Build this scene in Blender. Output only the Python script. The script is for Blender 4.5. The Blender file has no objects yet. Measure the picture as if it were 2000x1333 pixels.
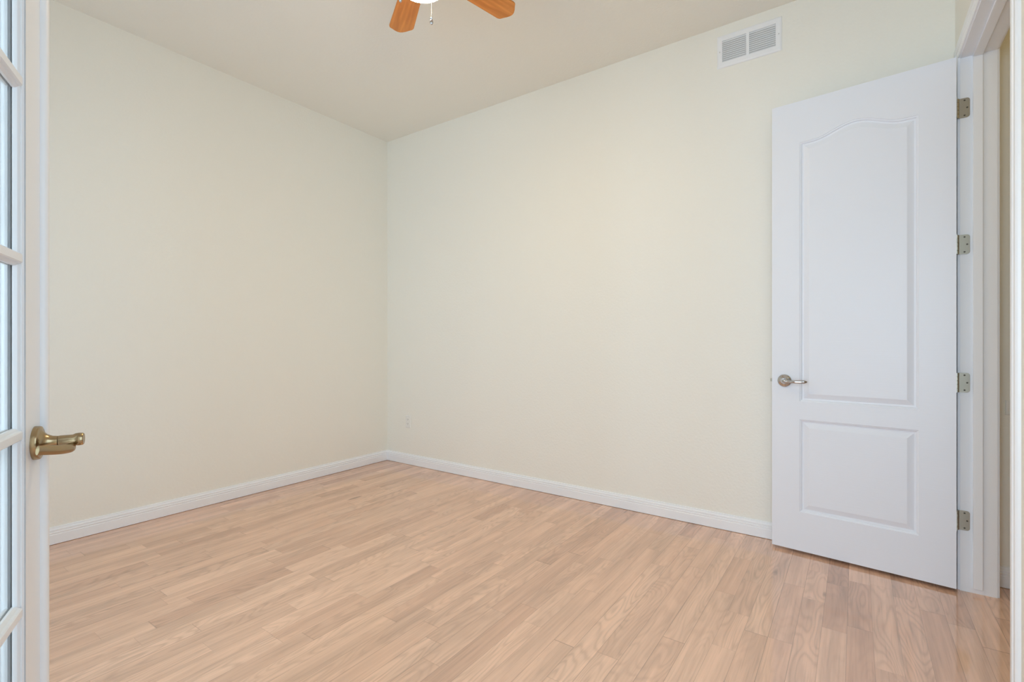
import bpy, bmesh, math, random
from mathutils import Vector, Matrix
from mathutils.geometry import tessellate_polygon

random.seed(7)
sc = bpy.context.scene
COL = sc.collection

# ------------------------------------------------------------------ camera
CAM_H = 1.14
YAW = math.radians(35.07)            # heading of the view, from +X towards +Y
cam_d = bpy.data.cameras.new('camera')
cam = bpy.data.objects.new('camera', cam_d)
COL.objects.link(cam)
cam_d.sensor_width = 36.0
cam_d.lens = 958.0 / 2000.0 * 36.0
cam_d.clip_start = 0.02
cam.location = (0, 0, CAM_H)
cam.rotation_euler = (math.pi / 2, 0, YAW - math.pi / 2)
sc.camera = cam

# ------------------------------------------------------------------ view, world, added daylight
sc.view_settings.view_transform = 'Standard'
sc.view_settings.look = 'None'
sc.view_settings.gamma = 1.0
sc.view_settings.use_curve_mapping = False
sc.view_settings.exposure = 0.04
sc.cycles.use_denoising = True
sc.cycles.max_bounces = 14
sc.cycles.diffuse_bounces = 8
sc.cycles.glossy_bounces = 6
sc.cycles.transparent_max_bounces = 12
sc.cycles.caustics_reflective = False
sc.cycles.caustics_refractive = False
sc.cycles.sample_clamp_indirect = 8.0

w = bpy.data.worlds.new('sky')
sc.world = w
w.use_nodes = True
wb = w.node_tree.nodes['Background']
wb.inputs['Color'].default_value = (0.62, 0.80, 1.0, 1)
wb.inputs['Strength'].default_value = 0.9


def area_light(name, loc, direction, sx, sy, power, color):
    d = bpy.data.lights.new(name, 'AREA')
    d.shape = 'RECTANGLE'
    d.size, d.size_y, d.energy, d.color = sx, sy, power, color
    o = bpy.data.objects.new(name, d)
    COL.objects.link(o)
    o.location = loc
    o.rotation_euler = Vector(direction).to_track_quat('-Z', 'Y').to_euler()
    return o


# added area lamps as daylight outside the invented room, hall and side windows
area_light('added_daylight_near', (-0.44, 2.15, 1.45), (1, 0.22, -0.05), 2.4, 2.3, 19, (0.50, 0.74, 1.0))
area_light('added_daylight_hall', (-3.0, 0.15, 1.35), (1, 0, -0.12), 2.4, 2.3, 172, (0.62, 0.80, 1.0))
area_light('added_daylight_side', (0.68, -0.72, 1.35), (0, 1, -0.55), 1.15, 1.9, 20, (0.60, 0.79, 1.0))

# ------------------------------------------------------------------ room dimensions
XR = 3.165      # wall with the vent
YL = 3.684      # wall behind the french door
XN = -0.125     # wall with the french doorway and an added window (behind the camera)
YS = -0.390     # wall with the side doorway
HC = 3.05
TW = 0.12
DOOR_H = 2.432


# ------------------------------------------------------------------ materials
def mat(name, color, rough=0.5, metal=0.0, ior=1.5):
    m = bpy.data.materials.new(name)
    m.use_nodes = True
    b = m.node_tree.nodes['Principled BSDF']
    b.inputs['Base Color'].default_value = (*color, 1)
    b.inputs['Roughness'].default_value = rough
    b.inputs['Metallic'].default_value = metal
    b.inputs['IOR'].default_value = ior
    return m


def N(nt, typ, **kw):
    n = nt.nodes.new(typ)
    for k, v in kw.items():
        setattr(n, k, v)
    return n


def math_node(nt, op, a, b=None, c=None):
    n = nt.nodes.new('ShaderNodeMath')
    n.operation = op
    for i, v in enumerate((a, b, c)):
        if v is None:
            continue
        if isinstance(v, (int, float)):
            n.inputs[i].default_value = v
        else:
            nt.links.new(v, n.inputs[i])
    return n.outputs[0]


def add_bump(m, scale, strength, dist, detail=2.0):
    nt = m.node_tree
    b = nt.nodes['Principled BSDF']
    g = N(nt, 'ShaderNodeNewGeometry')
    no = N(nt, 'ShaderNodeTexNoise')
    no.inputs['Scale'].default_value = scale
    no.inputs['Detail'].default_value = detail
    bp = N(nt, 'ShaderNodeBump')
    bp.inputs['Strength'].default_value = strength
    bp.inputs['Distance'].default_value = dist
    nt.links.new(g.outputs['Position'], no.inputs['Vector'])
    nt.links.new(no.outputs['Fac'], bp.inputs['Height'])
    nt.links.new(bp.outputs['Normal'], b.inputs['Normal'])
    return m


def painted(name, color, rough, scale, strength, dist, var=0.015):
    """paint with an orange peel and a very faint large-scale unevenness"""
    m = mat(name, color, rough)
    add_bump(m, scale, strength, dist)
    return m


M = {}
M['wall'] = painted('cream_wall_paint', (0.858, 0.847, 0.784), 0.55, 75, 0.35, 0.004)
M['ceiling'] = painted('ceiling_paint', (0.875, 0.86, 0.80), 0.7, 70, 0.35, 0.004)
M['white'] = mat('white_trim_paint', (0.88, 0.905, 0.94), 0.32)
M['french'] = mat('french_door_paint', (0.76, 0.765, 0.775), 0.34)
M['door'] = mat('white_door_paint', (0.81, 0.845, 0.915), 0.38)
M['plastic'] = mat('white_plastic', (0.82, 0.82, 0.79), 0.35)
M['slot'] = mat('dark_slot', (0.05, 0.05, 0.05), 0.7)
M['chrome'] = mat('polished_chrome', (0.55, 0.55, 0.56), 0.08, 1.0)
M['brass'] = mat('satin_brass', (0.38, 0.285, 0.165), 0.24, 1.0)
M['hinge'] = mat('satin_nickel', (0.40, 0.37, 0.30), 0.38, 1.0)
M['screw'] = mat('dark_screw', (0.10, 0.09, 0.07), 0.5, 0.8)
M['fanmetal'] = mat('white_enamel', (0.80, 0.80, 0.78), 0.3)
M['chain'] = mat('bright_chain', (0.85, 0.85, 0.82), 0.25, 0.6)
M['vent'] = mat('vent_enamel', (0.86, 0.875, 0.90), 0.45)
M['ventback'] = mat('vent_duct', (0.60, 0.60, 0.59), 0.8)

# door skin: faint horizontal wood-grain emboss
nt = M['door'].node_tree
g = N(nt, 'ShaderNodeTexCoord')
mp = N(nt, 'ShaderNodeMapping')
mp.inputs['Scale'].default_value = (6, 8, 160)
no = N(nt, 'ShaderNodeTexNoise')
no.inputs['Scale'].default_value = 1.0
no.inputs['Detail'].default_value = 3
bp = N(nt, 'ShaderNodeBump')
bp.inputs['Strength'].default_value = 0.25
bp.inputs['Distance'].default_value = 0.0012
nt.links.new(g.outputs['Object'], mp.inputs['Vector'])
nt.links.new(mp.outputs[0], no.inputs['Vector'])
nt.links.new(no.outputs['Fac'], bp.inputs['Height'])
nt.links.new(bp.outputs['Normal'], nt.nodes['Principled BSDF'].inputs['Normal'])

# window and door glass: clear sheet with a Fresnel reflection
m = bpy.data.materials.new('clear_glass')
m.use_nodes = True
nt = m.node_tree
nt.nodes.clear()
out = N(nt, 'ShaderNodeOutputMaterial')
mx = N(nt, 'ShaderNodeMixShader')
tr = N(nt, 'ShaderNodeBsdfTransparent')
tr.inputs['Color'].default_value = (0.98, 0.99, 0.985, 1)
gl = N(nt, 'ShaderNodeBsdfGlossy')
gl.inputs['Roughness'].default_value = 0.01
gg = N(nt, 'ShaderNodeNewGeometry')
dt = N(nt, 'ShaderNodeVectorMath', operation='DOT_PRODUCT')
nt.links.new(gg.outputs['Normal'], dt.inputs[0])
nt.links.new(gg.outputs['Incoming'], dt.inputs[1])
cs = math_node(nt, 'SUBTRACT', 1.0, math_node(nt, 'ABSOLUTE', dt.outputs['Value']))
nt.links.new(math_node(nt, 'MULTIPLY_ADD', math_node(nt, 'POWER', cs, 5.0), 0.75, 0.04), mx.inputs[0])
nt.links.new(tr.outputs[0], mx.inputs[1])
nt.links.new(gl.outputs[0], mx.inputs[2])
nt.links.new(mx.outputs[0], out.inputs[0])
M['glass'] = m

# lit glass bowl of the fan
m = bpy.data.materials.new('lit_opal_glass')
m.use_nodes = True
b = m.node_tree.nodes['Principled BSDF']
b.inputs['Base Color'].default_value = (0.95, 0.93, 0.85, 1)
b.inputs['Roughness'].default_value = 0.25
b.inputs['Emission Color'].default_value = (1.0, 0.75, 0.40, 1)
b.inputs['Emission Strength'].default_value = 96.0
M['bowl'] = m


def wood_blade():
    m = bpy.data.materials.new('honey_oak_blade')
    m.use_nodes = True
    nt = m.node_tree
    b = nt.nodes['Principled BSDF']
    tc = N(nt, 'ShaderNodeTexCoord')
    mp = N(nt, 'ShaderNodeMapping')
    mp.inputs['Scale'].default_value = (3.0, 42, 1)
    no = N(nt, 'ShaderNodeTexNoise')
    no.inputs['Scale'].default_value = 1.0
    no.inputs['Detail'].default_value = 4
    no.inputs['Distortion'].default_value = 0.6
    cr = N(nt, 'ShaderNodeValToRGB')
    cr.color_ramp.elements[0].position = 0.3
    cr.color_ramp.elements[0].color = (0.47, 0.155, 0.022, 1)
    cr.color_ramp.elements[1].position = 0.7
    cr.color_ramp.elements[1].color = (0.72, 0.29, 0.06, 1)
    nt.links.new(tc.outputs['Object'], mp.inputs['Vector'])
    nt.links.new(mp.outputs[0], no.inputs['Vector'])
    nt.links.new(no.outputs['Fac'], cr.inputs[0])
    nt.links.new(cr.outputs[0], b.inputs['Base Color'])
    b.inputs['Roughness'].default_value = 0.4
    return m


M['blade'] = wood_blade()


def oak_floor():
    """Natural red-oak strip floor, strips along X, 83 mm wide, random lengths."""
    m = bpy.data.materials.new('oak_strip_floor')
    m.use_nodes = True
    nt = m.node_tree
    L = nt.links.new
    b = nt.nodes['Principled BSDF']
    g = N(nt, 'ShaderNodeNewGeometry')
    sp = N(nt, 'ShaderNodeSeparateXYZ')
    L(g.outputs['Position'], sp.inputs[0])
    x, y = sp.outputs[0], sp.outputs[1]
    PW = 0.083
    v = math_node(nt, 'DIVIDE', math_node(nt, 'SUBTRACT', y, 0.03), PW)
    row = math_node(nt, 'FLOOR', v)
    fv = math_node(nt, 'FRACT', v)
    wn = N(nt, 'ShaderNodeTexWhiteNoise', noise_dimensions='1D')
    L(row, wn.inputs['W'])
    wn2 = N(nt, 'ShaderNodeTexWhiteNoise', noise_dimensions='1D')
    L(math_node(nt, 'ADD', row, 57.3), wn2.inputs['W'])
    Ln = math_node(nt, 'MULTIPLY_ADD', wn.outputs[0], 0.45, 0.42)
    u0 = math_node(nt, 'DIVIDE', math_node(nt, 'MULTIPLY_ADD', wn2.outputs[0], 3.1, x), Ln)
    # wobble so the strips of one row differ in length
    wob = math_node(nt, 'SINE', math_node(nt, 'MULTIPLY_ADD', wn2.outputs[0], 20.0, math_node(nt, 'MULTIPLY', u0, 2.1)))
    u = math_node(nt, 'MULTIPLY_ADD', wob, 0.30, u0)
    idx = math_node(nt, 'FLOOR', u)
    fu = math_node(nt, 'FRACT', u)
    cb = N(nt, 'ShaderNodeCombineXYZ')
    L(row, cb.inputs[0])
    L(idx, cb.inputs[1])
    pr = N(nt, 'ShaderNodeTexWhiteNoise', noise_dimensions='2D')
    L(cb.outputs[0], pr.inputs['Vector'])
    rnd = pr.outputs['Value']
    rc = N(nt, 'ShaderNodeSeparateColor')
    L(pr.outputs['Color'], rc.inputs[0])
    # strip base colour
    cr = N(nt, 'ShaderNodeValToRGB')
    e = cr.color_ramp.elements
    e[0].position, e[0].color = 0.0, (0.569, 0.335, 0.225, 1)
    e[1].position, e[1].color = 1.0, (0.744, 0.470, 0.328, 1)
    for p, c in ((0.07, (0.630, 0.377, 0.255, 1)), (0.35, (0.676, 0.415, 0.285, 1)), (0.7, (0.706, 0.439, 0.302, 1))):
        k = e.new(p)
        k.color = c
    L(rnd, cr.inputs[0])
    # fine straight grain, different in each strip
    off = math_node(nt, 'MULTIPLY', rc.outputs[0], 83.0)
    ga = N(nt, 'ShaderNodeCombineXYZ')
    L(math_node(nt, 'MULTIPLY_ADD', x, 2.6, off), ga.inputs[0])
    L(math_node(nt, 'MULTIPLY', y, 95.0), ga.inputs[1])
    L(off, ga.inputs[2])
    n1 = N(nt, 'ShaderNodeTexNoise')
    n1.inputs['Scale'].default_value = 1.0
    n1.inputs['Detail'].default_value = 4
    L(ga.outputs[0], n1.inputs['Vector'])
    # cathedral figure: contour lines of a stretched noise
    gb = N(nt, 'ShaderNodeCombineXYZ')
    L(math_node(nt, 'MULTIPLY_ADD', x, 2.0, off), gb.inputs[0])
    L(math_node(nt, 'MULTIPLY', y, 11.0), gb.inputs[1])
    L(math_node(nt, 'MULTIPLY', off, 1.7), gb.inputs[2])
    n2 = N(nt, 'ShaderNodeTexNoise')
    n2.inputs['Scale'].default_value = 1.0
    n2.inputs['Detail'].default_value = 1.2
    n2.inputs['Roughness'].default_value = 0.4
    L(gb.outputs[0], n2.inputs['Vector'])
    ring = math_node(nt, 'SINE', math_node(nt, 'MULTIPLY', n2.outputs['Fac'], 95.0))
    ring = math_node(nt, 'MULTIPLY_ADD', ring, 0.5, 0.5)
    ring = math_node(nt, 'POWER', ring, 2.5)
    # broad tonal drift inside a strip
    gc = N(nt, 'ShaderNodeCombineXYZ')
    L(math_node(nt, 'MULTIPLY_ADD', x, 1.7, off), gc.inputs[0])
    L(math_node(nt, 'MULTIPLY', y, 16.0), gc.inputs[1])
    L(off, gc.inputs[2])
    n3 = N(nt, 'ShaderNodeTexNoise')
    n3.inputs['Scale'].default_value = 1.0
    n3.inputs['Detail'].default_value = 2
    L(gc.outputs[0], n3.inputs['Vector'])
    drift = math_node(nt, 'MULTIPLY_ADD', n3.outputs['Fac'], 0.75, 0.64)
    fine = math_node(nt, 'MULTIPLY_ADD', n1.outputs['Fac'], 0.40, 0.80)
    figs = math_node(nt, 'MULTIPLY', rc.outputs[1], -0.20)
    fig = math_node(nt, 'MULTIPLY_ADD', ring, figs, 1.04)
    # small knots and mineral streaks
    gd = N(nt, 'ShaderNodeCombineXYZ')
    L(math_node(nt, 'MULTIPLY', x, 2.2), gd.inputs[0])
    L(math_node(nt, 'MULTIPLY', y, 9.0), gd.inputs[1])
    vo = N(nt, 'ShaderNodeTexVoronoi')
    vo.inputs['Scale'].default_value = 1.0
    L(gd.outputs[0], vo.inputs['Vector'])
    vc = N(nt, 'ShaderNodeSeparateColor')
    L(vo.outputs['Color'], vc.inputs[0])
    size = math_node(nt, 'MULTIPLY', math_node(nt, 'MAXIMUM', math_node(nt, 'SUBTRACT', vc.outputs[0], 0.50), 0.0), 0.34)
    kd = math_node(nt, 'DIVIDE', math_node(nt, 'SUBTRACT', size, vo.outputs['Distance']), 0.06)
    kn = math_node(nt, 'MINIMUM', math_node(nt, 'MAXIMUM', kd, 0.0), 1.0)
    knot = math_node(nt, 'MULTIPLY_ADD', kn, -0.50, 1.0)
    # short dark pores along the grain
    ge = N(nt, 'ShaderNodeCombineXYZ')
    L(math_node(nt, 'MULTIPLY_ADD', x, 5.0, off), ge.inputs[0])
    L(math_node(nt, 'MULTIPLY', y, 150.0), ge.inputs[1])
    n4 = N(nt, 'ShaderNodeTexNoise')
    n4.inputs['Scale'].default_value = 1.0
    n4.inputs['Detail'].default_value = 3
    L(ge.outputs[0], n4.inputs['Vector'])
    pf = math_node(nt, 'MINIMUM', math_node(nt, 'MAXIMUM', math_node(nt, 'DIVIDE', math_node(nt, 'SUBTRACT', n4.outputs['Fac'], 0.55), 0.12), 0.0), 1.0)
    pores = math_node(nt, 'MULTIPLY_ADD', pf, -0.13, 1.02)
    knot = math_node(nt, 'MULTIPLY', knot, pores)
    # seams
    ev = math_node(nt, 'MULTIPLY', math_node(nt, 'MINIMUM', fv, math_node(nt, 'SUBTRACT', 1.0, fv)), PW)
    eu = math_node(nt, 'MULTIPLY', math_node(nt, 'MINIMUM', fu, math_node(nt, 'SUBTRACT', 1.0, fu)), Ln)
    ed = math_node(nt, 'MINIMUM', ev, eu)
    seam = math_node(nt, 'LESS_THAN', ed, 0.0009)
    sstr = math_node(nt, 'MULTIPLY_ADD', wn.outputs[0], 0.35, 0.18)
    seamf = math_node(nt, 'SUBTRACT', 1.0, math_node(nt, 'MULTIPLY', seam, sstr))
    tot = math_node(nt, 'MULTIPLY', math_node(nt, 'MULTIPLY', math_node(nt, 'MULTIPLY', drift, fine), math_node(nt, 'MULTIPLY', fig, knot)), seamf)
    vm = N(nt, 'ShaderNodeVectorMath', operation='SCALE')
    L(cr.outputs[0], vm.inputs[0])
    L(tot, vm.inputs['Scale'])
    # darker streaks drift towards a browner hue
    gm = N(nt, 'ShaderNodeGamma')
    gm.inputs['Gamma'].default_value = 1.0
    L(vm.outputs[0], gm.inputs[0])
    L(gm.outputs[0], b.inputs['Base Color'])
    b.inputs['Roughness'].default_value = 0.09
    b.inputs['IOR'].default_value = 2.4
    bp = N(nt, 'ShaderNodeBump')
    bp.inputs['Strength'].default_value = 0.25
    bp.inputs['Distance'].default_value = 0.0006
    hh = math_node(nt, 'SUBTRACT', math_node(nt, 'MULTIPLY', n1.outputs['Fac'], 0.35), seam)
    L(hh, bp.inputs['Height'])
    L(bp.outputs['Normal'], b.inputs['Normal'])
    return m


M['floor'] = oak_floor()


# ------------------------------------------------------------------ mesh helpers
class MB:
    def __init__(self):
        self.v, self.f = [], []

    def add(self, vs, fs):
        n = len(self.v)
        self.v += [tuple(p) for p in vs]
        self.f += [tuple(i + n for i in q) for q in fs]
        return self

    def box(self, a, b):
        x0, x1 = sorted((a[0], b[0]))
        y0, y1 = sorted((a[1], b[1]))
        z0, z1 = sorted((a[2], b[2]))
        vs = [(x, y, z) for x in (x0, x1) for y in (y0, y1) for z in (z0, z1)]
        return self.add(vs, [(0, 1, 3, 2), (4, 6, 7, 5), (0, 4, 5, 1), (2, 3, 7, 6), (0, 2, 6, 4), (1, 5, 7, 3)])

    def prism(self, poly, fn, t0, t1):
        """poly of 2-D points, fn(u, v, t) -> 3-D point, extruded from t0 to t1"""
        n = len(poly)
        vs = [fn(u, v, t0) for u, v in poly] + [fn(u, v, t1) for u, v in poly]
        fs = [tuple(range(n)), tuple(range(2 * n - 1, n - 1, -1))]
        fs += [(i, (i + 1) % n, n + (i + 1) % n, n + i) for i in range(n)]
        return self.add(vs, fs)

    def lathe(self, prof, origin=(0, 0, 0), axis=(0, 0, 1), seg=32, sq=(1, 1)):
        """prof: (radius, distance along axis)"""
        ax = Vector(axis).normalized()
        e1 = ax.orthogonal().normalized()
        e2 = ax.cross(e1)
        o = Vector(origin)
        vs, fs, rings = [], [], []
        for r, h in prof:
            if r < 1e-6:
                rings.append([len(vs)])
                vs.append(o + ax * h)
            else:
                rings.append(list(range(len(vs), len(vs) + seg)))
                for k in range(seg):
                    a = 2 * math.pi * k / seg
                    vs.append(o + ax * h + e1 * (r * sq[0] * math.cos(a)) + e2 * (r * sq[1] * math.sin(a)))
        for A, B in zip(rings, rings[1:]):
            if len(A) == 1 and len(B) == 1:
                continue
            for k in range(seg):
                k2 = (k + 1) % seg
                if len(A) == 1:
                    fs.append((A[0], B[k], B[k2]))
                elif len(B) == 1:
                    fs.append((A[k], B[0], A[k2]))
                else:
                    fs.append((A[k], B[k], B[k2], A[k2]))
        for R in (rings[0], rings[-1]):
            if len(R) > 1:
                fs.append(tuple(R))
        return self.add(vs, fs)

    def sweep(self, path, radii, up=(0, 0, 1), seg=16):
        """path of points, radii of (half width, half height) per point; rounded ends"""
        P = [Vector(p) for p in path]
        up = Vector(up)
        vs, fs = [], []
        for i, p in enumerate(P):
            t = (P[min(i + 1, len(P) - 1)] - P[max(i - 1, 0)]).normalized()
            s = t.cross(up).normalized()
            q = s.cross(t).normalized()
            for k in range(seg):
                a = 2 * math.pi * k / seg
                vs.append(p + s * (radii[i][0] * math.cos(a)) + q * (radii[i][1] * math.sin(a)))
        for i in range(len(P) - 1):
            for k in range(seg):
                k2 = (k + 1) % seg
                fs.append((i * seg + k, i * seg + k2, (i + 1) * seg + k2, (i + 1) * seg + k))
        fs.append(tuple(range(seg)))
        fs.append(tuple(range(len(P) * seg - 1, (len(P) - 1) * seg - 1, -1)))
        return self.add(vs, fs)

    def build(self, name, material, parent=None, bevel=0.0, smooth=True, angle=35, seg=2):
        me = bpy.data.meshes.new(name)
        me.from_pydata([tuple(p) for p in self.v], [], self.f)
        bm = bmesh.new()
        bm.from_mesh(me)
        bmesh.ops.recalc_face_normals(bm, faces=bm.faces)
        bm.to_mesh(me)
        bm.free()
        if smooth:
            me.shade_smooth()
            me.set_sharp_from_angle(angle=math.radians(angle))
        me.materials.append(material)
        o = bpy.data.objects.new(name, me)
        COL.objects.link(o)
        if parent:
            o.parent = parent
        if bevel:
            bv = o.modifiers.new('bevel', 'BEVEL')
            bv.width, bv.segments = bevel, seg
            bv.limit_method = 'ANGLE'
            bv.angle_limit = math.radians(40)
        return o


def struct(o, label=None, cat=None):
    o['kind'] = 'structure'
    if label:
        o['label'] = label
    if cat:
        o['category'] = cat
    return o


def empty(name, loc=(0, 0, 0), rz=0.0):
    o = bpy.data.objects.new(name, None)
    o.empty_display_size = 0.1
    COL.objects.link(o)
    o.location = loc
    o.rotation_euler = (0, 0, rz)
    return o


def tag(o, label, cat, group=None):
    o['label'], o['category'] = label, cat
    if group:
        o['group'] = group
    return o


def box(name, a, b, m, parent=None, bevel=0.0):
    return MB().box(a, b).build(name, m, parent, bevel, smooth=bevel > 0)


# ------------------------------------------------------------------ room shell
def wall(name, axis, face, thick, lo, hi, holes=(), z0=0.0, z1=HC, material=None):
    """solid wall: axis 'x' -> plane x=face reaching to face+thick, running along y (lo..hi)"""
    mb = MB()

    def seg(a, b, za, zb):
        if b - a < 1e-4 or zb - za < 1e-4:
            return
        if axis == 'x':
            mb.box((face, a, za), (face + thick, b, zb))
        else:
            mb.box((a, face, za), (b, face + thick, zb))
    cur = lo
    for a, b, za, zb in sorted(holes):
        seg(cur, a, z0, z1)
        seg(a, b, z0, za)
        seg(a, b, zb, z1)
        cur = b
    seg(cur, hi, z0, z1)
    return struct(mb.build(name, material or M['wall'], smooth=False))


JX = 3.012          # hinge jamb face of the side doorway
JN = 2.082          # opposite jamb face
XH = -2.7           # far wall of the hall behind the camera
FY0, FY1 = -0.305, 0.585   # french doorway opening in the wall at XN
WY0, WY1, WZ0, WZ1 = 1.00, 3.45, 0.30, 2.60
HY0, HY1 = -1.35, 1.75

struct(box('floor', (XH - 0.15, -2.0, -0.10), (XR + 0.15, YL + 0.15, 0.0), M['floor']))
struct(box('ceiling', (XH - 0.15, -2.0, HC), (XR + 0.15, YL + 0.15, HC + 0.12), M['ceiling']))
wall('wall_right', 'x', XR, TW, -2.0, YL + TW)
wall('wall_left', 'y', YL, TW, XN - TW, XR)
wall('wall_near', 'x', XN - TW, TW, YS - TW, YL, [(FY0 - 0.02, FY1 + 0.02, 0.0, DOOR_H + 0.02), (WY0, WY1, WZ0, WZ1)])
wall('wall_side', 'y', YS - TW, TW, XN, XR, [(0.10, 1.26, 0.40, 2.30), (JN - 0.02, JX + 0.02, 0.0, DOOR_H + 0.02)])
wall('wall_hall_far', 'x', XH - TW, TW, HY0, HY1, [(-1.0, 1.3, 0.3, 2.4)])
wall('wall_hall_left', 'y', HY1, TW, XH - TW, XN - TW)
wall('wall_hall_right', 'y', HY0 - TW, TW, XH - TW, XN - TW)
wall('wall_hall_near', 'x', XN - TW, TW, HY0 - TW, YS - TW)
wall('wall_closet_back', 'y', -1.95, TW, 1.35, XR)
wall('wall_closet_side', 'x', 1.35, TW, -1.83, YS - TW)


def added_window_unit(name, x0, x1, ya, yb, za, zb, at=None, rz=0.0):
    """invented double-hung window set in a wall parallel to Y; at/rz place it in another wall"""
    ox, oy, oz = (x0 + x1) / 2, (ya + yb) / 2, za
    r = empty(name, at or (ox, oy, oz), rz)
    struct(r)

    def bx(nm, a, b, m=M['white']):
        return box(nm, (a[0] - ox, a[1] - oy, a[2] - oz), (b[0] - ox, b[1] - oy, b[2] - oz), m, r)
    f = MB()
    t = 0.05
    for a, b in (((x0, ya, za), (x1, ya + t, zb)), ((x0, yb - t, za), (x1, yb, zb)),
                 ((x0, ya + t, za), (x1, yb - t, za + t)), ((x0, ya + t, zb - t), (x1, yb - t, zb)),
                 ((x0 + .03, ya + t, (za + zb) / 2 - .02), (x1 - .03, yb - t, (za + zb) / 2 + .02)),
                 ((x0 + .03, (ya + yb) / 2 - .02, za + t), (x1 - .03, (ya + yb) / 2 + .02, zb - t))):
        f.box((a[0] - ox, a[1] - oy, a[2] - oz), (b[0] - ox, b[1] - oy, b[2] - oz))
    f.build('added_window_frame', M['white'], r, smooth=False)
    xm = (x0 + x1) / 2
    bx('added_window_pane', (xm - .002, ya + t, za + t), (xm + .002, yb - t, zb - t), M['glass'])
    bx('added_window_sill', (x1, ya - .04, za - .03), (x1 + .03, yb + .04, za), M['white'])


added_window_unit('added_window_1', XN - TW, XN, WY0, WY1, WZ0, WZ1)  # invented window out of view, lets the added daylight in
added_window_unit('added_window_2', XH - TW, XH, -1.0, 1.3, 0.3, 2.4)  # invented hall window, put in to supply light through the doorway
added_window_unit('added_window_3', -TW / 2, TW / 2, -0.58, 0.58, 0.40, 2.30, (0.68, YS - TW / 2, 0.40), math.pi / 2)  # invented side window, added to light the near floor and left wall

# ------------------------------------------------------------------ skirting boards
BASE = [(0, 0), (0.013, 0), (0.013, 0.052), (0.0105, 0.055), (0.0125, 0.059), (0.0125, 0.066),
        (0.0095, 0.069), (0.0115, 0.073), (0.0110, 0.080), (0.007, 0.084), (0.0065, 0.092), (0.0, 0.094)]


def skirting(name, axis, face, sgn, lo, hi):
    if axis == 'x':
        fn = lambda u, v, t: (face + sgn * u, t, v + 0.0025)
    else:
        fn = lambda u, v, t: (t, face + sgn * u, v + 0.0025)
    o = MB().prism(BASE, fn, lo, hi).build(name, M['white'], angle=25)
    return struct(o)


skirting('baseboard_right', 'x', XR, -1, YS, YL)
skirting('baseboard_left', 'y', YL, -1, XN, XR - 0.013)
skirting('baseboard_closet', 'x', XR, -1, -1.83, YS - TW)
skirting('baseboard_near', 'x', XN, 1, FY1 + 0.12, YL - 0.013)
skirting('baseboard_side', 'y', YS, 1, XN + 0.1, JN - 0.09)

# ------------------------------------------------------------------ side doorway: jambs, stops, casings
CAS = [(0.0, 0.0), (0.0, 0.009), (0.004, 0.011), (0.020, 0.0125), (0.024, 0.0095), (0.028, 0.0135), (0.046, 0.017),
       (0.052, 0.0165), (0.055, 0.013), (0.060, 0.0135), (0.066, 0.012), (0.069, 0.007), (0.070, 0.0)]


def casing(mb, x0, x1, ztop, yface, sgn, rev=0.006):
    """mitred U-shaped casing round an opening x0..x1 in a wall parallel to X"""
    inner = [(x0 - rev, 0.0), (x0 - rev, ztop + rev), (x1 + rev, ztop + rev), (x1 + rev, 0.0)]
    dirs = [(-1, 0), (-1, 1), (1, 1), (1, 0)]
    vs, n = [], len(CAS)
    for (px, pz), (dx, dz) in zip(inner, dirs):
        for u, h in CAS:
            vs.append((px + dx * u, yface + sgn * h, pz + dz * u))
    fs = []
    for s in range(3):
        for k in range(n):
            k2 = (k + 1) % n
            fs.append((s * n + k, s * n + k2, (s + 1) * n + k2, (s + 1) * n + k))
    fs.append(tuple(range(n)))
    fs.append(tuple(range(3 * n, 4 * n)))
    return mb.add(vs, fs)


YB = YS - TW
jamb = MB()
jamb.box((JX, YB - 0.002, 0), (JX + 0.02, YS + 0.002, DOOR_H + 0.02))
jamb.box((JN - 0.02, YB - 0.002, 0), (JN, YS + 0.002, DOOR_H + 0.02))
jamb.box((JN, YB - 0.002, DOOR_H), (JX, YS + 0.002, DOOR_H + 0.02))
struct(jamb.build('trim_1', M['white'], smooth=False))
stop = MB()
SA, SB = YS - 0.040, YS - 0.074
stop.box((JX - 0.011, SA, 0.022), (JX, SB, DOOR_H))
stop.box((JN, SA, 0.022), (JN + 0.011, SB, DOOR_H))
stop.box((JN + 0.011, SA, DOOR_H - 0.011), (JX - 0.011, SB, DOOR_H))
struct(stop.build('trim_2', M['white'], bevel=0.002))
struct(casing(MB(), JN, JX, DOOR_H, YS, 1).build('trim_3', M['white'], angle=20))
struct(casing(MB(), JN, JX, DOOR_H, YB, -1).build('trim_4', M['white'], angle=20))

# french doorway behind the camera (jamb lining and a plain casing)
fj = MB()
fj.box((XN - TW, FY1, 0), (XN, FY1 + 0.02, DOOR_H + 0.02))
fj.box((XN - TW, FY0 - 0.02, 0), (XN, FY0, DOOR_H + 0.02))
fj.box((XN - TW, FY0, DOOR_H), (XN, FY1, DOOR_H + 0.02))
struct(fj.build('trim_5', M['white'], smooth=False))
fc = MB()
for xa, xb in ((XN - TW - 0.014, XN - TW), (XN, XN + 0.010)):
    fc.box((xa, FY1 + 0.012, 0), (xb, FY1 + 0.075, DOOR_H + 0.075))
    fc.box((xa, FY0 - 0.068, 0), (xb, FY0 - 0.008, DOOR_H + 0.075))
    fc.box((xa, FY0 - 0.008, DOOR_H + 0.008), (xb, FY1 + 0.012, DOOR_H + 0.075))
struct(fc.build('trim_6', M['white'], smooth=False))


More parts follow.
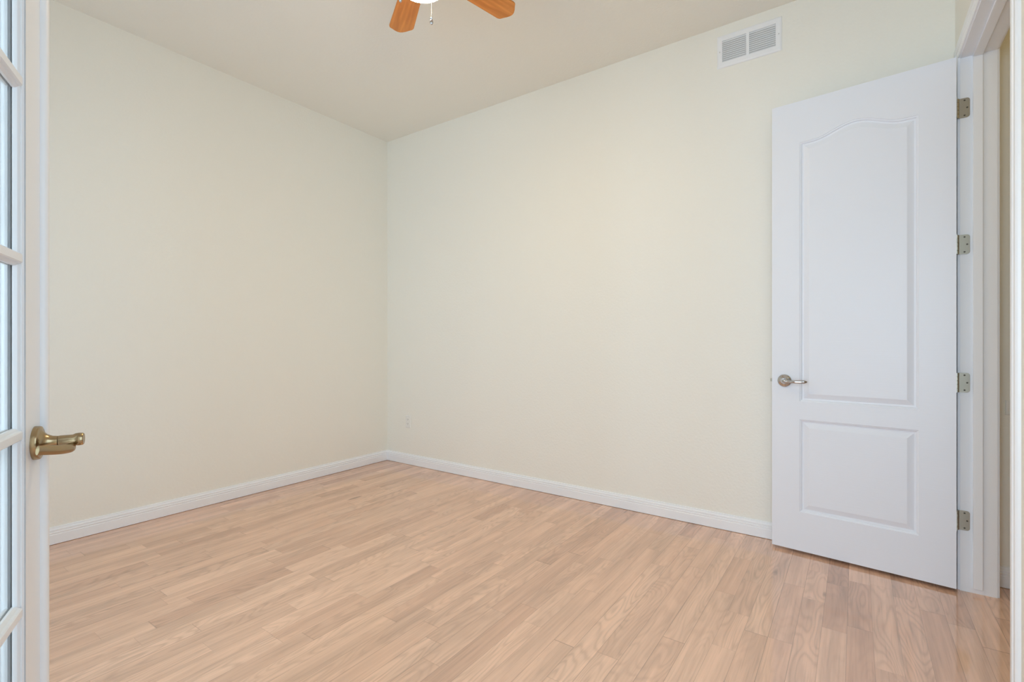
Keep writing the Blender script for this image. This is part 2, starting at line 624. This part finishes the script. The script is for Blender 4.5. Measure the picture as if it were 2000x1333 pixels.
# ------------------------------------------------------------------ white two-panel door
def offset_poly(poly, d):
    """inset a counter-clockwise polygon by d"""
    out, n = [], len(poly)
    for i in range(n):
        p0, p1, p2 = Vector(poly[i - 1]), Vector(poly[i]), Vector(poly[(i + 1) % n])
        e1, e2 = (p1 - p0).normalized(), (p2 - p1).normalized()
        n1, n2 = Vector((-e1.y, e1.x)), Vector((-e2.y, e2.x))
        bis = (n1 + n2).normalized()
        out.append(tuple(p1 + bis * (d / max(0.3, bis.dot(n1)))))
    return out


def arch_z(a, a0, a1, zc, rise):
    """camel-back top: flat shoulders, one hump"""
    t = (a - a0) / (a1 - a0)
    s = max(0.0, min(1.0, (t - 0.10) / 0.80))
    return zc + rise * (0.5 - 0.5 * math.cos(2 * math.pi * s))


DW, DT = 0.757, 0.035
DZ0, DZ1 = 0.016, 2.426
PANELS = []
A0, A1 = 0.131, 0.623
low = [(A0, 0.224), (A1, 0.224), (A1, 0.720), (A0, 0.720)]
NA = 40


def arch_poly(d):
    """outline of the arched panel, inset by d"""
    x0, x1 = A0 + d, A1 - d
    pts = [(x0, 0.815 + d), (x1, 0.815 + d)]
    for k in range(NA + 1):
        t = 1 - k / NA
        a = x0 + (x1 - x0) * t
        e = 0.002
        sl = (arch_z(a + e, A0, A1, 2.205, 0.052) - arch_z(a - e, A0, A1, 2.205, 0.052)) / (2 * e)
        pts.append((a, arch_z(a, A0, A1, 2.205, 0.052) - d * math.sqrt(1 + sl * sl)))
    return pts


up = arch_poly(0.0)
PROF = [(0.0, 0.0), (0.002, 0.0025), (0.007, 0.004), (0.011, 0.0095), (0.018, 0.0105), (0.024, 0.0085), (0.040, 0.0022), (0.044, 0.0012), (0.047, 0.0012)]


def panel_face(mb, face, side):
    """face(a, z, depth) -> point"""
    outer = [(0, DZ0), (DW, DZ0), (DW, DZ1), (0, DZ1)]
    loops = [outer, low, up]
    pts = [[Vector((p[0], p[1], 0)) for p in L] for L in loops]
    tris = tessellate_polygon(pts)
    flat = [p for L in loops for p in L]
    mb.add([face(a, z, 0) for a, z in flat], [tuple(t) for t in tris])
    for L in (low, up):
        rings = [arch_poly(d) if L is up else offset_poly(L, d) for d, _ in PROF]
        n = len(L)
        vs = []
        for R, (_, dep) in zip(rings, PROF):
            vs += [face(a, z, dep) for a, z in R]
        fs = []
        for i in range(len(PROF) - 1):
            for k in range(n):
                k2 = (k + 1) % n
                fs.append((i * n + k, i * n + k2, (i + 1) * n + k2, (i + 1) * n + k))
        fs.append(tuple(range((len(PROF) - 1) * n, len(PROF) * n)))
        mb.add(vs, fs)


# local frame of the door: +X runs from hinge to latch edge, -Y... visible face at local y = +DT/2
P0 = Vector((2.973, -0.371, 0))
UD = Vector((0.076, 0.748, 0)).normalized()
door_rz = math.atan2(UD.y, UD.x)
dr = empty('door_1', P0, door_rz)
struct(dr, 'white two-panel arched door standing open against the right wall', 'door')
slab = MB()
panel_face(slab, lambda a, z, d: (a, -d, z), 1)                 # visible side, local y=0
panel_face(slab, lambda a, z, d: (a, -DT + d, z), -1)
slab.add([(0, 0, DZ0), (0, -DT, DZ0), (0, -DT, DZ1), (0, 0, DZ1),
          (DW, 0, DZ0), (DW, -DT, DZ0), (DW, -DT, DZ1), (DW, 0, DZ1)],
         [(0, 1, 2, 3), (4, 7, 6, 5), (0, 4, 5, 1), (3, 2, 6, 7)])
me_slab = slab
# merge the coincident border vertices so that normals come out consistent
o = slab.build('door_slab', M['door'], dr, angle=12)
bm = bmesh.new()
bm.from_mesh(o.data)
bmesh.ops.remove_doubles(bm, verts=bm.verts, dist=0.00005)
bmesh.ops.recalc_face_normals(bm, faces=bm.faces)
bm.to_mesh(o.data)
bm.free()
o.data.set_sharp_from_angle(angle=math.radians(14))
door_slab = o


def smooth_path(pts, n=6):
    """Catmull-Rom through pts"""
    P = [Vector(p) for p in pts]
    P = [P[0] * 2 - P[1]] + P + [P[-1] * 2 - P[-2]]
    out = []
    for i in range(1, len(P) - 2):
        for k in range(n):
            t = k / n
            p0, p1, p2, p3 = P[i - 1], P[i], P[i + 1], P[i + 2]
            out.append(0.5 * ((2 * p1) + (-p0 + p2) * t + (2 * p0 - 5 * p1 + 4 * p2 - p3) * t * t + (-p0 + 3 * p1 - 3 * p2 + p3) * t ** 3))
    out.append(P[-2])
    return out


def interp(vals, n):
    out = []
    for i in range(len(vals) - 1):
        for k in range(n):
            t = k / n
            out.append(tuple(a * (1 - t) + b * t for a, b in zip(vals[i], vals[i + 1])))
    out.append(vals[-1])
    return out


# chrome lever set
hd = empty('door_handle')
hd.parent = dr
hd.location = (0.695, 0, 0.924)
hd['label'] = 'polished chrome lever handle'
for sg, y0 in ((1, 0.0), (-1, -DT)):
    ax = (0, sg, 0)
    MB().lathe([(0, 0), (0.0345, 0.0), (0.0345, 0.003), (0.033, 0.006), (0.028, 0.0095), (0.019, 0.013), (0.0135, 0.018), (0.012, 0.026), (0, 0.026)],
               (0, y0, 0), ax, 40).build('rosette', M['chrome'], hd, angle=50)
    pth = smooth_path([(0, y0 + sg * 0.024, 0), (0, y0 + sg * 0.038, 0), (-0.010, y0 + sg * 0.048, 0), (-0.035, y0 + sg * 0.050, -0.001), (-0.070, y0 + sg * 0.048, -0.001), (-0.100, y0 + sg * 0.041, 0), (-0.112, y0 + sg * 0.036, 0)])
    rad = interp([(0.010, 0.010), (0.010, 0.010), (0.008, 0.009), (0.006, 0.008), (0.0055, 0.0085), (0.006, 0.009), (0.003, 0.005)], 6)
    MB().sweep(pth, rad, (0, 0, 1), 20).build('lever', M['chrome'], hd, angle=60)
lb = MB().box((DW - 0.001, -DT / 2 - 0.006, -0.008 + 0.924), (DW + 0.011, -DT / 2 + 0.006, 0.008 + 0.924)).build('latch_bolt', M['hinge'], dr, 0.002)


# four butt hinges: leaf on the jamb, leaf on the door edge, knuckle
def rounded_rect(w0, w1, h, r, n=6):
    """from w0 (square side) to w1 (rounded side), centred height h"""
    pts = [(w0, -h / 2)]
    for k in range(n + 1):
        a = -math.pi / 2 + (math.pi / 2) * k / n
        pts.append((w1 - r + r * math.cos(a), -h / 2 + r + r * math.sin(a)))
    for k in range(n + 1):
        a = (math.pi / 2) * k / n
        pts.append((w1 - r + r * math.cos(a), h / 2 - r + r * math.sin(a)))
    pts.append((w0, h / 2))
    return pts


inv = Matrix.Rotation(-door_rz, 4, 'Z') @ Matrix.Translation(-P0)   # world -> door
KX, KY = 2.9995, YS + 0.012
hinge0 = None


def to_local(p, zc):
    q = inv @ Vector((p[0], p[1], 0))
    return (q.x, q.y, p[2])


for zc in (2.202, 1.580, 0.950, 0.322):
    if hinge0 is None:
        h = empty('hinge')
        h.parent = dr
        h.location = (0, 0, zc)
        leaf = MB().prism(rounded_rect(YS + 0.008, YS - 0.030, 0.089, 0.0001) if False else
                          [(-u, v) for u, v in rounded_rect(-(YS + 0.009), -(YS - 0.031), 0.089, 0.011)],
                          lambda u, v, t: to_local((t, u, v), 0), JX - 0.0022, JX - 0.0002)
        lf = leaf.build('hinge_leaf', M['hinge'], h, smooth=False)
        dl = MB().box((-0.0018, -0.030, -0.0445), (0.0, -0.002, 0.0445)).build('hinge_leaf', M['hinge'], h, smooth=False)
        kn = MB()
        kq = to_local((JX - 0.006, KY, 0), 0)
        for i in range(5):
            a = -0.0445 + i * 0.0178
            kn.lathe([(0, a + 0.0004), (0.0055, a + 0.0004), (0.0062, a + 0.0012), (0.0062, a + 0.0168), (0.0055, a + 0.0174), (0, a + 0.0174)], (kq[0], kq[1], 0), (0, 0, 1), 16)
        kn.build('hinge_knuckle', M['hinge'], h, angle=40)
        sw = MB()
        for u, v in ((YS - 0.013, 0.034), (YS - 0.022, 0.0), (YS - 0.013, -0.034)):
            c = to_local((JX - 0.0022, u, v), 0)
            d = inv.to_3x3() @ Vector((-1, 0, 0))
            sw.lathe([(0, 0), (0.0036, 0), (0.0030, 0.0008), (0, 0.0009)], c, d, 14)
        sw.build('hinge_screw', M['screw'], h, angle=40)
        hinge0 = h
    else:
        h = hinge0.copy()
        COL.objects.link(h)
        h.parent = dr
        h.location = (0, 0, zc)
        for ch in [c for c in COL.objects if c.parent == hinge0]:
            c = ch.copy()
            COL.objects.link(c)
            c.parent = h

# ------------------------------------------------------------------ french door
# local frame: +X from hinge edge to free edge, visible face at local y = 0, thickness towards +Y
FR = Vector((math.sin(YAW), -math.cos(YAW), 0))
FF = Vector((math.cos(YAW), math.sin(YAW), 0))


def cam_pt(lat, dep, z=0.0):
    return FR * lat + FF * dep + Vector((0, 0, z))


ang = math.radians(31.2)
UF = cam_pt(-math.sin(ang), math.cos(ang))
NF = cam_pt(math.cos(ang), math.sin(ang))
FW, FT = 0.86, 0.038
PE = cam_pt(-0.943, 0.98) + UF * 0.026          # free edge, visible face
H0 = PE - UF * FW
fd = empty('door_2', H0, math.atan2(UF.y, UF.x))
struct(fd, 'white french door with glass lites standing open at the left edge', 'door')
# local +Y is the left-hand normal of UF = away from the camera side
ST = 0.113
gx0, gx1 = ST, FW - 0.113
gz0, gz1 = 0.318, 2.264
rows, cols = 6, 2
fr_ = MB()
fr_.box((0, 0, DZ0), (gx0, FT, DZ1))
fr_.box((gx1, 0, DZ0), (FW, FT, DZ1))
fr_.box((gx0, 0, DZ0), (gx1, FT, gz0))
fr_.box((gx0, 0, gz1), (gx1, FT, DZ1))
fr_.build('door_frame', M['french'], fd, smooth=False)
BD = 0.016      # depth of the glass plane behind the face
bead_prof = [(0.0, 0.0), (0.0, 0.002), (0.0035, 0.0045), (0.0035, 0.0065), (0.007, 0.0095), (0.0085, 0.013), (0.0085, BD)]


def ring_bead(mb, x0, x1, z0, z1, yf, sgn):
    vs, n = [], len(bead_prof)
    for d, h in bead_prof:
        y = yf + sgn * h
        vs += [(x0 + d, y, z0 + d), (x1 - d, y, z0 + d), (x1 - d, y, z1 - d), (x0 + d, y, z1 - d)]
    fs = []
    for i in range(n - 1):
        for k in range(4):
            k2 = (k + 1) % 4
            fs.append((i * 4 + k, i * 4 + k2, (i + 1) * 4 + k2, (i + 1) * 4 + k))
    mb.add(vs, fs)


# moulded border of the glazed opening (both sides)
bd = MB()
ring_bead(bd, gx0, gx1, gz0, gz1, 0.0, 1)
ring_bead(bd, gx0, gx1, gz0, gz1, FT, -1)
bd.build('glazing_bead', M['french'], fd, angle=25)
box('glass_pane', (gx0, FT / 2 - 0.002, gz0), (gx1, FT / 2 + 0.002, gz1), M['glass'], fd)
# muntins: moulded bars, profile across (half width, depth)
MP = [(-0.0135, FT / 2 - 0.002), (-0.0135, 0.013), (-0.011, 0.009), (-0.0095, 0.008), (-0.0085, 0.004), (-0.0065, 0.002), (0.0065, 0.002),
      (0.0085, 0.004), (0.0095, 0.008), (0.011, 0.009), (0.0135, 0.013), (0.0135, FT / 2 - 0.002)]
zs = [0.643, 0.967, 1.291, 1.615, 1.939]
for zc in zs:
    mu = MB()
    mu.prism(MP, lambda u, v, t: (t, v, zc + u), gx0 + 0.008, gx1 - 0.008)
    mu.prism(MP, lambda u, v, t: (t, FT - v, zc + u), gx0 + 0.008, gx1 - 0.008)
    mu.build('muntin', M['french'], fd, angle=25)
xc = (gx0 + gx1) / 2
mu = MB()
for yfn in (lambda v: v + 0.0003, lambda v: FT - v - 0.0003):
    mu.prism(MP, lambda u, v, t: (xc + u, yfn(v), t), gz0 + 0.008, gz1 - 0.008)
mu.build('muntin', M['french'], fd, angle=25)
# rounded astragal on the free edge
ASP = [(FW - 0.0265, 0.0), (FW - 0.0262, -0.005), (FW - 0.024, -0.0085), (FW - 0.018, -0.0105), (FW - 0.010, -0.0105), (FW - 0.003, -0.0085), (FW + 0.0015, -0.005), (FW + 0.0015, 0.0)]
MB().prism(ASP, lambda u, v, t: (u, v, t), DZ0, DZ1).build('astragal', M['french'], fd, angle=50)
# brass lever set
fh = empty('door_handle')
fh.parent = fd
fh.location = (FW - 0.0595, 0, 0.942)
fh['label'] = 'satin brass lever handle'
for sg, y0 in ((-1, 0.0), (1, FT)):
    MB().lathe([(0, 0), (0.0325, 0), (0.0325, 0.006), (0.0315, 0.0085), (0.029, 0.0095), (0.026, 0.0095), (0.022, 0.0115), (0.0155, 0.0175), (0.0115, 0.026), (0.0105, 0.034), (0, 0.034)],
               (0, y0, 0), (0, sg, 0), 40).build('rosette', M['brass'], fh, angle=40)
    sh = MB()
    sh.lathe([(0, 0.0345), (0.0095, 0.0345), (0.0100, 0.036), (0.0100, 0.056), (0.0122, 0.060), (0.0127, 0.066), (0.0120, 0.0715), (0.0105, 0.0730), (0, 0.0730)], (0, y0, 0.001), (0, sg, 0), 28)
    pth = smooth_path([(-0.002, y0 + sg * 0.050, -0.010), (-0.012, y0 + sg * 0.058, -0.012), (-0.030, y0 + sg * 0.058, -0.011), (-0.055, y0 + sg * 0.050, -0.008), (-0.080, y0 + sg * 0.038, -0.003), (-0.097, y0 + sg * 0.026, 0.001)])
    rad = interp([(0.005, 0.0065), (0.0050, 0.0075), (0.0045, 0.0085), (0.0042, 0.0088), (0.0042, 0.0088), (0.0036, 0.0085)], 6)
    sh.sweep(pth, rad, (0, 0, 1), 18)
    sh.build('lever', M['brass'], fh, angle=45)
for zc in (2.202, 1.580, 0.950, 0.322):
    MB().lathe([(0, -0.045), (0.006, -0.045), (0.006, 0.045), (0, 0.045)], (-0.006, FT * 0.5 - 0.024, zc), (0, 0, 1), 14).build('hinge', M['hinge'], fd, angle=40)

# ------------------------------------------------------------------ ceiling fan
FC = cam_pt(-0.410, 2.21)
fan = empty('ceiling_fan', (FC.x, FC.y, HC))
tag(fan, 'ceiling fan with honey oak blades and a lit glass bowl', 'ceiling fan')


def fz(z):
    return z - HC


MB().lathe([(0, 0), (0.075, 0), (0.075, -0.012), (0.068, -0.028), (0.045, -0.044), (0.018, -0.050), (0, -0.050)], (0, 0, 0), (0, 0, 1), 40).build('canopy', M['fanmetal'], fan, angle=40)
MB().lathe([(0, -0.045), (0.014, -0.045), (0.014, -0.085), (0, -0.085)], (0, 0, 0), (0, 0, 1), 20).build('downrod', M['fanmetal'], fan, angle=40)
MB().lathe([(0, fz(2.975)), (0.04, fz(2.975)), (0.085, fz(2.962)), (0.108, fz(2.935)), (0.112, fz(2.90)), (0.106, fz(2.872)), (0.085, fz(2.855)), (0.060, fz(2.850)), (0, fz(2.850))],
           (0, 0, 0), (0, 0, 1), 48).build('motor_housing', M['fanmetal'], fan, angle=40)
MB().lathe([(0, fz(2.8505)), (0.052, fz(2.8505)), (0.056, fz(2.83)), (0.056, fz(2.79)), (0.085, fz(2.772)), (0.116, fz(2.764)), (0.118, fz(2.752)), (0, fz(2.752))],
           (0, 0, 0), (0, 0, 1), 48).build('light_fitter', M['fanmetal'], fan, angle=40)
bowl = [(0, fz(2.7515)), (0.112, fz(2.7515))]
for k in range(1, 13):
    a = (math.pi / 2) * k / 12
    bowl.append((0.112 * math.cos(a) if k < 12 else 0, fz(2.7515) - 0.044 * math.sin(a)))
MB().lathe(bowl, (0, 0, 0), (0, 0, 1), 48).build('light_bowl', M['bowl'], fan, angle=50)

BR0, BR1 = 0.165, 0.545
half = [(BR0, 0.0), (BR0, 0.042), (BR0 + 0.012, 0.052), (BR0 + 0.06, 0.056), (BR1 - 0.055, 0.0665)]
for k in range(1, 7):           # rounded shoulder
    a = (math.pi / 2) * k / 7
    half.append((BR1 - 0.055 + 0.024 * math.sin(a), 0.0665 - 0.014 + 0.014 * math.cos(a)))
half += [(BR1 - 0.024, 0.045), (BR1 - 0.012, 0.030), (BR1 - 0.003, 0.014), (BR1, 0.0)]
outline = half[1:] + [(x, -y) for x, y in reversed(half[1:-1])]
PITCH = math.radians(-7)
blade0 = None
base_ang = math.radians(21.7)
for k in range(5):
    a = base_ang + math.radians(36 + 72 * k)
    if blade0 is None:
        c, s = math.cos(PITCH), math.sin(PITCH)
        bl = MB().prism(outline, lambda u, v, t: (u, v * c - t * s, v * s + t * c), -0.003, 0.003).build('blade', M['blade'], fan, 0.0015, angle=40)
        ir = MB()
        ir.prism([(0.085, -0.016), (0.150, -0.012), (0.175, -0.038), (0.215, -0.044), (0.235, -0.020), (0.240, 0), (0.235, 0.020), (0.215, 0.044), (0.175, 0.038), (0.150, 0.012), (0.085, 0.016)],
                 lambda u, v, t: (u, v * c - t * s, v * s + t * c + max(0, (0.15 - u)) * 0.10), 0.0032, 0.0070)
        iro = ir.build('blade_iron', M['fanmetal'], bl, smooth=False)
        blade0, iron0 = bl, iro
        b_ = bl
    else:
        b_ = blade0.copy()
        COL.objects.link(b_)
        b_.parent = fan
        i_ = iron0.copy()
        COL.objects.link(i_)
        i_.parent = b_
    b_.location = (0, 0, fz(2.850))
    b_.rotation_euler = (0, 0, a)

for (lat, dep, zt, zb, crystal) in ((0.067, -0.118, 2.757, 2.522, 0), (-0.066, -0.118, 2.757, 2.618, 1)):
    off = FR * lat + FF * dep
    ch = MB()
    r_ = math.hypot(off.x, off.y)
    n_ = int((zt - zb) / 0.0042)
    for i in range(n_):
        z = fz(zt) - i * 0.0042
        ch.lathe([(0, 0.0019), (0.0013, 0.0013), (0.0018, 0), (0.0013, -0.0013), (0, -0.0019)], (off.x, off.y, z), (0, 0, 1), 6)
    ch.lathe([(0, fz(zt)), (0.0007, fz(zt)), (0.0007, fz(zb)), (0, fz(zb))], (off.x, off.y, 0), (0, 0, 1), 6)
    cho = ch.build('pull_chain', M['chain'], fan, angle=60)
    fo = MB()
    z = fz(zb)
    fo.lathe([(0, 0.0), (0.003, -0.0006), (0.0048, -0.004), (0.003, -0.0075), (0.0022, -0.009), (0.0040, -0.012), (0.0068, -0.018), (0.0072, -0.022), (0.0050, -0.029), (0.0022, -0.0325), (0, -0.033)],
             (off.x, off.y, z), (0, 0, 1), 18)
    fo.build('fob', M['chrome'], cho, angle=50)

# ------------------------------------------------------------------ return-air vent high on the right wall
VY0, VY1, VZ0, VZ1 = 0.3465, 0.693, 2.793, 2.988
vent = empty('air_vent', (XR, (VY0 + VY1) / 2, VZ0))
tag(vent, 'white louvred air vent high on the right wall', 'air vent')


def vp(x, y, z):
    return (x - XR, y - (VY0 + VY1) / 2, z - VZ0)


iy0, iy1, iz0, iz1 = 0.377, 0.664, 2.824, 2.955
vf = MB()
FO = [(0.0, 0.0), (0.0, 0.0035), (0.004, 0.0065), (0.010, 0.008)]
# frame ring: bevelled rim falling to the wall
ringo = [(VY0, VZ0), (VY1, VZ0), (VY1, VZ1), (VY0, VZ1)]
ringi = [(iy0, iz0), (iy1, iz0), (iy1, iz1), (iy0, iz1)]
vs = []
for d, hgt in FO:
    vs += [vp(XR - hgt, y + (d if y == VY0 else -d), z + (d if z == VZ0 else -d)) for y, z in ringo]
vs += [vp(XR - 0.008, y, z) for y, z in ringi]
vs += [vp(XR - 0.0005, y, z) for y, z in ringi]
fs = []
for i in range(len(FO) + 1):
    for k in range(4):
        k2 = (k + 1) % 4
        fs.append((i * 4 + k, i * 4 + k2, (i + 1) * 4 + k2, (i + 1) * 4 + k))
vf.add(vs, fs)
vf.box(vp(XR - 0.008, 0.5155, iz0), vp(XR - 0.0005, 0.5315, iz1))
vf.build('frame', M['vent'], vent, smooth=False)
MB().box(vp(XR - 0.0015, iy0, iz0), vp(XR - 0.0003, iy1, iz1)).build('backing', M['ventback'], vent, smooth=False)
ns = 11
for ya, yb in ((iy0, 0.5155), (0.5315, iy1)):
    for k in range(ns):
        z = iz0 + (iz1 - iz0) * (k + 0.5) / ns
        p = (iz1 - iz0) / ns
        sl = MB()
        prof = [(0.0072, -p * 0.50), (0.0072, -p * 0.36), (0.0018, p * 0.34), (0.0012, p * 0.30)]
        sl.prism(prof, lambda u, v, t: vp(XR - u, t, z + v), ya + 0.0004, yb - 0.0004)
        sl.build('louvre', M['vent'], vent, smooth=False)
for y in (VY0 + 0.015, VY1 - 0.015):
    MB().lathe([(0, 0), (0.0038, 0), (0.0030, 0.0014), (0, 0.0018)], vp(XR - 0.0078, y, (VZ0 + VZ1) / 2), (-1, 0, 0), 14).build('screw', M['ventback'], vent, angle=40)


# ------------------------------------------------------------------ electrical plates
def outlet(yc, z0, label, horizontal=False):
    hw, hh = (0.0575, 0.035) if horizontal else (0.035, 0.0575)
    r = empty('wall_outlet', (XR, yc, z0))
    tag(r, label, 'wall outlet')
    pl = MB()
    vs = []
    for d, x in ((0, 0), (0, -0.002), (0.003, -0.005), (0.006, -0.0055)):
        vs += [(x, -hw + d, d), (x, hw - d, d), (x, hw - d, 2 * hh - d), (x, -hw + d, 2 * hh - d)]
    fs = [(0, 1, 2, 3), (12, 13, 14, 15)]
    for i in range(3):
        for k in range(4):
            k2 = (k + 1) % 4
            fs.append((i * 4 + k, i * 4 + k2, (i + 1) * 4 + k2, (i + 1) * 4 + k))
    pl.add(vs, fs).build('cover_plate', M['plastic'], r, smooth=False)
    for s in (-1, 1):
        cy, cz = (s * 0.020, hh) if horizontal else (0, hh + s * 0.020)
        rc_ = MB()
        pts = []
        for k in range(24):
            a = 2 * math.pi * k / 24
            pts.append((0.0165 * math.cos(a), max(-0.0135, min(0.0135, 0.0165 * math.sin(a)))))
        rc_.prism(pts, lambda u, v, t: (t, cy + u, cz + v), -0.0050, -0.0068)
        ro = rc_.build('receptacle', M['plastic'], r, smooth=False)
        slt = MB()
        for u in (-0.006, 0.006):
            slt.box((-0.0066, cy + u - 0.001, cz - 0.001), (-0.0070, cy + u + 0.001, cz + 0.007))
        slt.box((-0.0066, cy - 0.002, cz - 0.009), (-0.0070, cy + 0.002, cz - 0.005))
        slt.build('slot', M['slot'], ro, smooth=False)
    MB().lathe([(0, 0), (0.003, 0), (0.0022, 0.001), (0, 0.0012)], (-0.0055, 0, hh), (-1, 0, 0), 12).build('screw', M['plastic'], r, angle=40)
    return r


outlet(3.394, 0.336, 'white wall outlet low on the right wall near the room corner')

outlet(-0.6205, 0.798, 'white wall plate beyond the side doorway, half hidden by its near casing', horizontal=True)

# added warm fill without a fixture, in the room beyond the side doorway
ld = bpy.data.lights.new('added_closet_fill', 'POINT')
ld.energy, ld.color, ld.shadow_soft_size = 2.2, (1.0, 0.72, 0.30), 0.05
lo = bpy.data.objects.new('added_closet_fill', ld)
COL.objects.link(lo)
lo.location = (2.2, -1.3, 2.6)
